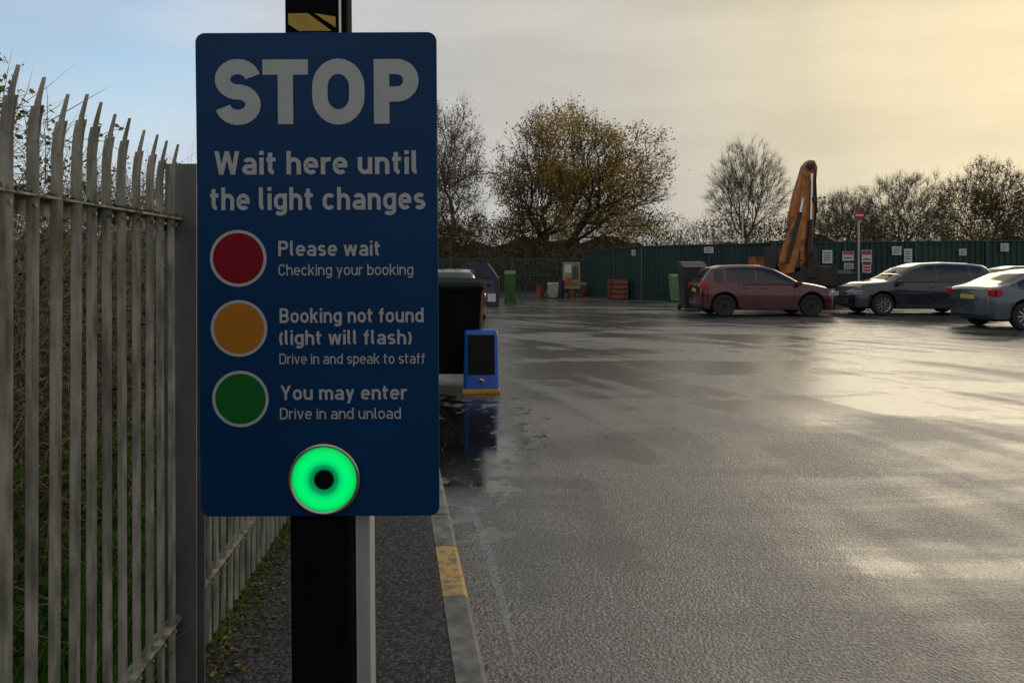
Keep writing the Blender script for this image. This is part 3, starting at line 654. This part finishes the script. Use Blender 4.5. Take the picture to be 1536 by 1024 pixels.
# ---------------------------------------------------------------- cars
def interp(k,x,sm=True):
    xs=[a for a,_ in k]; return float(np.interp(x,xs,[b_ for _,b_ in k]))
m_gls=mat('car_glass',(.006,.007,.009),(.008,.009,.010),rough=.05,spec=.6)
m_tyre=mat('tyre',(.012,.012,.012),(.018,.018,.018),rough=.8); m_rim=mat('alloy_rim',(.45,.45,.46),rough=.3,metal=.9); m_seam=mat('car_trim_black',(.010,.010,.010),rough=.5)
m_tl=mat('tail_light',(.45,.012,.01),rough=.15); m_hl=mat('head_light',(.5,.52,.55),rough=.08,metal=.5); m_pl=mat('number_plate',(.5,.42,.08),rough=.4)
m_cr=mat('chrome',(.6,.6,.6),rough=.15,metal=1); m_drim=mat('dark_rim',(.03,.03,.03),rough=.3,metal=.5)
def car(loc,yaw,Lc,W,prof,belt,paint,wheels,pillars,seams,zb0=.24,rimdark=False,rr=.335):
    root=empty('parked_car',loc,(0,0,yaw))
    xs=list(np.linspace(0,Lc,92))
    for s in seams: xs+=[s,s+.014]
    xs=sorted(set(xs))
    fine=np.linspace(-.3,Lc+.3,500); zt=np.array([interp(prof,x) for x in fine]); 
    ker=np.exp(-np.linspace(-2,2,21)**2); ker/=ker.sum(); zt=np.convolve(np.pad(zt,10,'edge'),ker,'valid')
    Z=lambda x: float(np.interp(x,fine,zt))
    wk=[(0,.72),(.06,.82),(.2,.93),(.5,.985),(.9,1),(Lc-1.0,1),(Lc-.5,.97),(Lc-.2,.88),(Lc-.06,.74),(Lc,.62)]
    loops=[];info=[]
    for x in xs:
        top=Z(x); hw_=W/2*interp(wk,x); e0=min(x,Lc-x); zb=zb0+max(0,.12-e0)*.9
        for xw in wheels:
            if abs(x-xw)<.40: zb=max(zb,.33+math.sqrt(.40**2-(x-xw)**2)*.96)
        zbl=min(interp(belt,x),top-.035); g=top-zbl
        zz=lambda f:max(zb+.004,zb0+(zbl-zb0)*f)
        ye=hw_*.955-g*.36
        half=[(hw_*.90,zb),(hw_*.975,zb+.03),(hw_,max(zb+.05,zz(.35))),(hw_*1.0,max(zb+.06,zz(.62))),(hw_*.985,max(zb+.07,zz(.80))),(hw_*.955,max(zb+.08,zbl)),(ye,top-.07*min(1,g/.3)-.012),(ye-.09,top-.012),(ye*.5,top+.006),(0,top+.012)]
        loops.append([(x,-y_,z_) for y_,z_ in half]+[(x,y_,z_) for y_,z_ in reversed(half[:-1])]); info.append((x,top,zbl,g))
    mb=MB(); n=len(loops[0]); v=[p for l in loops for p in l]; f=[];m=[]
    for i in range(len(xs)-1):
        x0,t0,b0,g0=info[i];x1,t1,b1,g1=info[i+1]; xm=(x0+x1)/2; slope=abs(t1-t0)/(x1-x0)
        for j in range(n-1):
            jj=min(j,n-2-j); mi=0
            if jj==5 and min(g0,g1)>.20 and not any(a<xm<c for a,c in pillars): mi=1
            if jj>=7 and slope>.30 and (t0+t1)/2>b0+.10: mi=1
            if any(abs(xm-(s+.007))<.007 for s in seams) and 1<=jj<=4: mi=2
            if jj==0 : mi=2
            f.append((i*n+j,(i+1)*n+j,(i+1)*n+j+1,i*n+j+1)); m.append(mi)
    f.append(tuple(range(n))); m.append(0); f.append(tuple(range(len(v)-1,len(v)-n-1,-1))); m.append(0)
    mb.v=v;mb.f=f;mb.m=m
    ob=mb.obj('body',[paint,m_gls,m_seam],parent=root,local=True); autosmooth(ob,40)
    mb=MB(); mb.box((Lc/2,0,.40),(Lc-.5,W-.52,.4),0); mb.box((Lc/2,0,.27),((wheels[1]-wheels[0])-.85,W-.02,.12),0)
    mb.box((.12,0,.36),(.18,W*.78,.2),0);mb.box((Lc-.14,0,.36),(.2,W*.72,.2),0)
    mb.obj('underbody',[m_seam],parent=root,bevel=.02)
    mb=MB()
    for s in(-1,1):
        for k_ in range(2):
            mb.box((.09+.09*k_,s*W/2*(.86+.09*k_),.90),(.14,.16-.06*k_,.16),0)
        mb.box((Lc-.17,s*W/2*.80,.70),(.30,.22,.12),1)
        mb.box((Lc*.7-.02,s*(W/2+.06),1.0),(.13,.18,.12),2)
        for hx in seams[:-1]: mb.box((hx+.22,s*(W/2-.008),.86),(.15,.03,.025),4)
        mb.box((Lc/2,s*(W/2-.02),interp(belt,Lc/2)-.005),(Lc*.42,.02,.02),4)
    mb.box((.01,0,.78),(.03,.52,.11),3); mb.box((Lc-.0,0,.45),(.04,.5,.10),4); mb.box((Lc-.03,0,.62),(.05,W*.5,.10),4)
    mb.obj('lights_and_trim',[m_tl,m_hl,paint,m_pl,m_seam],parent=root,bevel=.015)
    for wi,xw in enumerate(wheels):
        for s in(-1,1):
            mb=MB(); yc=s*(W/2-.115)
            prof_=[(.0001,-.07),(.20,-.075),(.225,-.10),(rr-.05,-.108),(rr-.015,-.095),(rr,-.06),(rr,.06),(rr-.05,.10),(.1,.10)]
            mb.lathe((0,0,0),[(a,-b_*s) for a,b_ in prof_],32,0,mis=[2,1,0,0,0,0,0,0])
            for q in range(10):
                t=2*math.pi*q/10; R=Matrix.Rotation(-t,3,'Y'); c=R@Vector((.115,0,0)); mb.box((c.x,s*.084,c.z),(.20,.02,.035),1,R)
            ww=mb.obj('wheel',[m_tyre,m_rim if not rimdark else m_drim,m_seam],parent=root,local=True); ww.location=(xw,yc,rr)
    return root
def paint(name,c,rough=.18,metal=.3): return mat(name,c,tuple(x*.92 for x in c),scale=1.5,rough=rough,metal=metal,coat=.8)
Y0=22.0
car(((1052-768)/F*Y0,Y0+.9,0),0,4.15,1.80,
    [(-.3,.85),(0,.90),(.05,1.02),(.18,1.22),(.42,1.46),(.75,1.535),(1.3,1.56),(1.9,1.54),(2.25,1.45),(2.6,1.26),(2.95,1.06),(3.4,.99),(3.8,.90),(4.05,.76),(4.15,.62),(4.5,.6)],
    [(0,1.02),(.6,1.04),(1.5,1.0),(3,.95),(4.15,.7)],paint('paint_red',(.085,.004,.007)),(.70,3.30),((.0,.42),(.70,.78),(1.62,1.70)),(1.10,1.66,2.78),rimdark=True)
Y1=22.6
xr=(1503-768)/F*Y1
car((xr,Y1+.9,0),math.pi,4.55,1.82,
    [(-.3,.92),(0,.98),(.05,1.15),(.16,1.38),(.36,1.54),(.8,1.60),(1.6,1.63),(2.2,1.60),(2.6,1.48),(3.1,1.20),(3.4,1.07),(4.0,1.00),(4.35,.88),(4.5,.72),(4.55,.60),(5,.5)],
    [(0,1.08),(.6,1.09),(1.5,1.06),(3.2,1.0),(4.55,.72)],paint('paint_grey_blue',(.022,.028,.038),.18,.4),(.85,3.62),((.0,.30),(.85,.93),(1.88,1.97)),(1.25,1.92,3.0))
Y2=17.5
car(((1486-768)/F*Y2,Y2+.9,0),math.radians(3),4.5,1.80,
    [(-.3,.90),(0,.94),(.06,1.02),(.35,1.08),(.60,1.16),(1.05,1.36),(1.5,1.45),(2.1,1.46),(2.6,1.36),(3.2,1.05),(3.6,.98),(4.2,.86),(4.42,.72),(4.5,.6),(5,.5)],
    [(0,.95),(.6,.98),(1.5,.97),(3.2,.93),(4.5,.7)],paint('paint_silver',(.075,.09,.11),.25,.5),(.85,3.55),((.0,.62),(1.95,2.03)),(1.15,1.98,3.0))
car(((1500-768)/F*26,27,0),0,4.4,1.8,
    [(-.3,.85),(0,.90),(.05,1.02),(.2,1.2),(.5,1.4),(.9,1.5),(2.2,1.5),(2.9,1.1),(3.5,.99),(4.1,.86),(4.3,.7),(4.4,.6),(5,.5)],
    [(0,1.0),(4.4,.75)],paint('paint_dark',(.02,.022,.028)),(.8,3.5),((.0,.42),(1.8,1.9)),(1.1,1.85,2.9))
car(((668-768)/F*18,18,0),math.radians(90),4.2,1.75,
    [(-.3,.85),(0,.90),(.05,1.02),(.2,1.2),(.5,1.38),(.9,1.45),(2.2,1.45),(2.9,1.1),(3.5,.99),(4.0,.86),(4.15,.7),(4.2,.6),(5,.5)],
    [(0,1.0),(4.2,.75)],paint('paint_navy',(.02,.025,.04)),(.8,3.4),((.0,.42),(1.7,1.8)),(1.1,1.75,2.8))

# ---------------------------------------------------------------- excavator
D=27; ex=lambda px:(px-768)/F*D; ez=lambda py:CH-(py-HZ)/F*D
root=empty('excavator',(ex(1190),D,0)); ox=ex(1190)
m_or=mat('excavator_orange',(.46,.15,.022),(.13,.05,.018),scale=2.5,rough=.55,bump=.2,bscale=30,detail=9,lo=.42,hi=.60); m_dkm=mat('machine_dark',(.02,.017,.015),(.045,.03,.02),scale=6,rough=.7)
m_or2=mat('excavator_orange_worn',(.56,.21,.04),(.20,.08,.025),scale=5,rough=.5,detail=9)
mb=MB()
pp=lambda L_: [(ex(a)-ox,ez(b_)) for a,b_ in L_]
mb.prism(pp([(1200,262),(1204,249),(1211,241),(1219,242),(1223,252),(1221,275),(1219,310),(1217,350),(1213,400),(1188,402),(1180,372),(1183,330),(1190,295)]),-.22,.22,0)
mb.prism(pp([(1196,300),(1201,268),(1205,300),(1204,350),(1200,390),(1192,390),(1190,345)]),-.30,-.225,3)
mb.obj('boom',[m_or,m_dkm,m_or2,m_or2],parent=root,bevel=.03)
mb=MB()
mb.prism(pp([(1176,352),(1186,330),(1193,340),(1192,375),(1184,408),(1166,412),(1160,398),(1166,374)]),-.5,-.32,0)
mb.prism(pp([(1157,392),(1168,370),(1178,378),(1176,416),(1158,418)]),-.1,.3,1)
mb.prism(pp([(1205,392),(1219,372),(1222,396),(1216,418),(1202,416)]),-.45,.1,1)
mb.obj('dipper_arm',[m_or,m_dkm],parent=root,bevel=.03)
mb=MB()
def rod(a,b_,y,r,mi): mb.tube((ex(a[0])-ox,y,ez(a[1])),(ex(b_[0])-ox,y,ez(b_[1])),r,r,10,mi)
rod((1213,262),(1211,345),-.30,.05,2); rod((1211,330),(1206,405),-.30,.085,1); rod((1192,320),(1172,395),-.55,.07,1); rod((1196,300),(1190,335),-.52,.04,2)
for k in range(5): rod((1218+k*.8,255+12*k),(1221-k,320+10*k),-.28+.03*k,.022,1)
for c in((1212,251),(1216,300),(1186,345),(1205,398),(1174,388)): mb.tube((ex(c[0])-ox,-.36,ez(c[1])),(ex(c[0])-ox,.3,ez(c[1])),.11,.11,14,1)
mb.obj('hydraulics',[m_or,m_dkm,m_cr],parent=root,smooth=False)
mb=MB()
mb.box((.3,1.0,1.15),(2.3,2.8,.7),1); mb.box((-.35,.2,1.75),(.9,1.2,.9),1); mb.box((-.35,-.42,1.75),(.75,.03,.7),2); mb.box((.3,2.2,1.4),(2.2,1.0,.9),0)
for s in(-1,1):
    mb.prism([(-1.4,.35),(-1.5,.1),(-1.2,.0),(1.2,.0),(1.6,.15),(1.7,.4),(1.5,.68),(1.2,.78),(-1.2,.78),(-1.5,.7)],1.0+s*1.0-.25,1.0+s*1.0+.25,1)
mb.obj('house_and_tracks',[m_or,m_dkm,m_gls],parent=root,bevel=.04)

# ---------------------------------------------------------------- road sign far
D=28; root=empty('road_sign',((1288-768)/F*D,D,0)); zc=CH+(HZ-323)/F*D
mb=MB(); mb.tube((0,0,0),(0,0,zc-.02),.035,.035,10,0); mb.obj('pole',[m_alu_lit],parent=root)
mb=MB(); mb.lathe((0,-.05,zc),[(.0001,0),(.2,0),(.2,.02),(.0001,.02)],24,0); mb.box((0,-.065,zc),(.3,.012,.07),1); mb.obj('sign_face',[m_rd,m_wh],parent=root)
mb=MB(); mb.tube((0,0,0),(0,0,4.0),.045,.03,8,0); mb.box((0,-.2,4.0),(.12,.45,.06),0); o_=mb.obj('lamp_post',[m_steel],local=True); o_.location=((1119-768)/F*34,34.5,0)

# ---------------------------------------------------------------- bins & containers
def wheelie(px,pyb,wpx,hpx,m,lid,name='wheelie_bin'):
    d=CH*F/(pyb-HZ); w_=wpx*d/F; h_=hpx*d/F; mb=MB(); dp=w_*1.15
    b0=w_*.40;b1=w_*.5; z0=.06;z1=h_*.86
    mb.add([(-b0,-dp*.36,z0),(b0,-dp*.36,z0),(b0,dp*.36,z0),(-b0,dp*.36,z0),(-b1,-dp*.5,z1),(b1,-dp*.5,z1),(b1,dp*.5,z1),(-b1,dp*.5,z1)],[(3,2,1,0),(4,5,6,7),(0,1,5,4),(1,2,6,5),(2,3,7,6),(3,0,4,7)],0)
    mb.box((0,0,z1+.02),(w_*1.04,dp*1.04,.05),1)
    mb.prism([(-dp*.55,z1+.047),(dp*.5,z1+.047),(dp*.5,h_),(0,h_*.99),(-dp*.4,z1+.07)],-w_*.5,w_*.5,1,axis='x')
    mb.tube((-w_*.4,dp*.56,z1+.04),(w_*.4,dp*.56,z1+.04),.02,.02,8,1)
    for s in(-1,1): mb.tube((s*w_*.38,dp*.38,.1),(s*w_*.5,dp*.38,.1),.1,.1,16,2)
    for k in(-.25,0,.25): mb.box((w_*k,-dp*.44,(z0+z1)/2),(w_*.04,dp*.05,(z1-z0)*.7),0)
    ob=mb.obj(name,[m,lid,m_tyre],local=True,bevel=.012); ob.location=((px-768)/F*d,d+dp*.5,0)
m_bg=mat('bin_grey',(.03,.033,.035),(.02,.022,.024),rough=.5); m_blg=mat('bin_light_green',(.14,.26,.12),(.10,.2,.09),scale=4,rough=.5); m_bgr=mat('bin_green',(.05,.13,.02),(.035,.09,.018),scale=3,rough=.5)
m_bw=mat('bin_white',(.35,.33,.28),(.25,.24,.2),rough=.5); m_bo=mat('bin_rust',(.22,.055,.02),(.12,.03,.015),scale=5,rough=.6); m_nav=mat('bank_navy',(.018,.022,.045),(.012,.016,.03),scale=3,rough=.45)
wheelie(1043,466,36,74,m_bg,m_bg); wheelie(1017,453,19,42,m_blg,m_blg); wheelie(765,456,17,50,m_bgr,m_bgr); wheelie(830,448,16,24,m_bw,m_bw); wheelie(1228,452,22,40,m_bg,m_gw2); wheelie(1270,455,26,50,m_bg,m_bg)
wheelie(874,444,12,20,m_bo,m_bw)
D=33.2; mb=MB(); 
for k in range(4): mb.box((0,0,.12+.22*k),(.85,.8,.18),0)
for s in(-1,1): mb.box((s*.38,-.41,.45),(.08,.03,.9),1)
ob=mb.obj('storage_crate',[m_bo,m_dkm],local=True,bevel=.01); ob.location=((927-768)/F*D,D,0)
D=34.5
mb=MB()
for k,(dx,h_,m_) in enumerate(((0,.55,0),(.5,.4,1),(.95,.75,2),(1.5,.35,0))): 
    mb.tube((dx,0,0),(dx,0,h_),.17,.2,12,m_); mb.tube((dx,0,h_),(dx,0,h_+.04),.215,.215,12,3)
ob=mb.obj('storage_drums',[m_bo,m_bw,m_nav,m_dkm],local=True); ob.location=((842-768)/F*D-1.0,D,0)
D=27; mb=MB(); 
mb.prism([(-.75,0),(.75,0),(.75,1.05),(.35,1.6),(-.45,1.62),(-.75,1.2)],0,1.5,0,axis='y')
mb.box((0,-.01,.75),(1.2,.02,.5),1); mb.box((0,-.02,1.15),(1.0,.02,.16),2); mb.box((.5,-.015,.35),(.3,.02,.3),3)
ob=mb.obj('recycling_bank',[m_nav,mat('bank_panel',(.03,.05,.10),(.1,.03,.05),scale=4,lo=.55,hi=.6),m_dkm,m_wh],local=True,bevel=.03); ob.location=((717-768)/F*D,D,0)
D=9.3; mb=MB(); xr=(722-768)/F*D; Wd=1.25; zt=CH-(424-HZ)/F*D
x0=xr-Wd
mb.add([(x0+.06,D+.05,.2),(xr-.06,D+.05,.2),(xr-.06,D+.95,.2),(x0+.06,D+.95,.2),(x0,D,zt-.1),(xr,D,zt-.1),(xr,D+1.0,zt-.1),(x0,D+1.0,zt-.1)],[(3,2,1,0),(4,5,6,7),(0,1,5,4),(1,2,6,5),(2,3,7,6),(3,0,4,7)],0)
mb.box(((x0+xr)/2,D+.5,zt-.075),(Wd+.06,1.06,.05),0)
mb.prism([(D-.02,zt-.045),(D+1.02,zt-.045),(D+1.0,zt+.02),(D+.5,zt+.05),(D+.1,zt+.0)],x0+.01,xr-.01,0,axis='x')
for k in range(5): mb.box((x0+.15+k*.235,D+.012,.75),(.04,.05,.85),0)
mb.box((xr+.005,D+.02,.9),(.012,.03,.75),2)
for s in(x0+.15,xr-.15):
    for y_ in(D+.15,D+.85): mb.tube((s-.03,y_,.1),(s+.03,y_,.1),.1,.1,16,1); mb.box((s,y_,.17),(.09,.1,.08),1)
mb.obj('waste_container',[mat('container_black',(.004,.004,.005),(.007,.007,.007),rough=.8,spec=.08),m_tyre,m_rd],origin=((x0+xr)/2,D+.5,0),bevel=.012)
D=9.1; k=D/F; root=empty('blue_equipment_unit',((722-768)/F*D,D,0),(0,0,math.radians(4)))
m_bp=mat('blue_plastic',(.004,.09,.42),(.003,.07,.33),scale=6,rough=.35); m_yp=mat('yellow_plastic',(.55,.27,.02),(.45,.2,.02),rough=.5)
mb=MB(); hw_=27*k; z0=.06; z1=91*k
nr=10; rows=[]
for i in range(nr+1):
    t=i/nr; z=z0+(z1-z0)*t; wv=hw_*(1.0-.06*t)
    yo=.08*t; dpt=.34-.10*t
    rows.append([(a,yo+dpt/2+b_,z) for a,b_ in rrect(-wv,wv,-dpt/2,dpt/2,.05,5)])
sc_top=[(a*.90,(b_-.2)*.86+.2,z1+.022) for a,b_,_ in rows[-1]]; rows.append(sc_top)
n=len(rows[0]); mb.add([p for r in rows for p in r],[(i*n+j,i*n+(j+1)%n,(i+1)*n+(j+1)%n,(i+1)*n+j) for i in range(len(rows)-1) for j in range(n)]+[tuple(range((len(rows)-1)*n,len(rows)*n))],0)
ob=mb.obj('shell',[m_bp],parent=root); autosmooth(ob,50)
m_gri=mat('grille_black',(.004,.004,.004),(.007,.007,.007),rough=.6,spec=.2)
mb=MB()
for i in range(17):
    z=.245+i*.028; t=(z-z0)/(z1-z0); mb.box((0,.08*t-.007,z),(hw_*1.46,.014,.014),0,Matrix.Rotation(-.3,3,'X'))
t=(.47-z0)/(z1-z0); mb.box((0,.08*t-.001,.47),(hw_*1.5,.012,.49),0,Matrix.Rotation(-.115,3,'X'))
mb.obj('louvre_grille',[m_gri],parent=root,bevel=.003)
mb=MB(); mb.lathe((0,-.012,.155),[(.0001,-.01),(.012,-.012),(.02,-.012),(.03,-.006),(.034,.0),(.034,.02)],20,0,mis=[1,1,0,0,0]); mb.obj('camera_knob',[m_cr,m_seam],parent=root,smooth=True)
mb=MB(); mb.prism([(a,b_) for a,b_ in rrect(-hw_*1.06,hw_*1.06,.0,.055,.02,3)],-.03,.40,0); mb.obj('base',[m_yp],parent=root,bevel=.008)
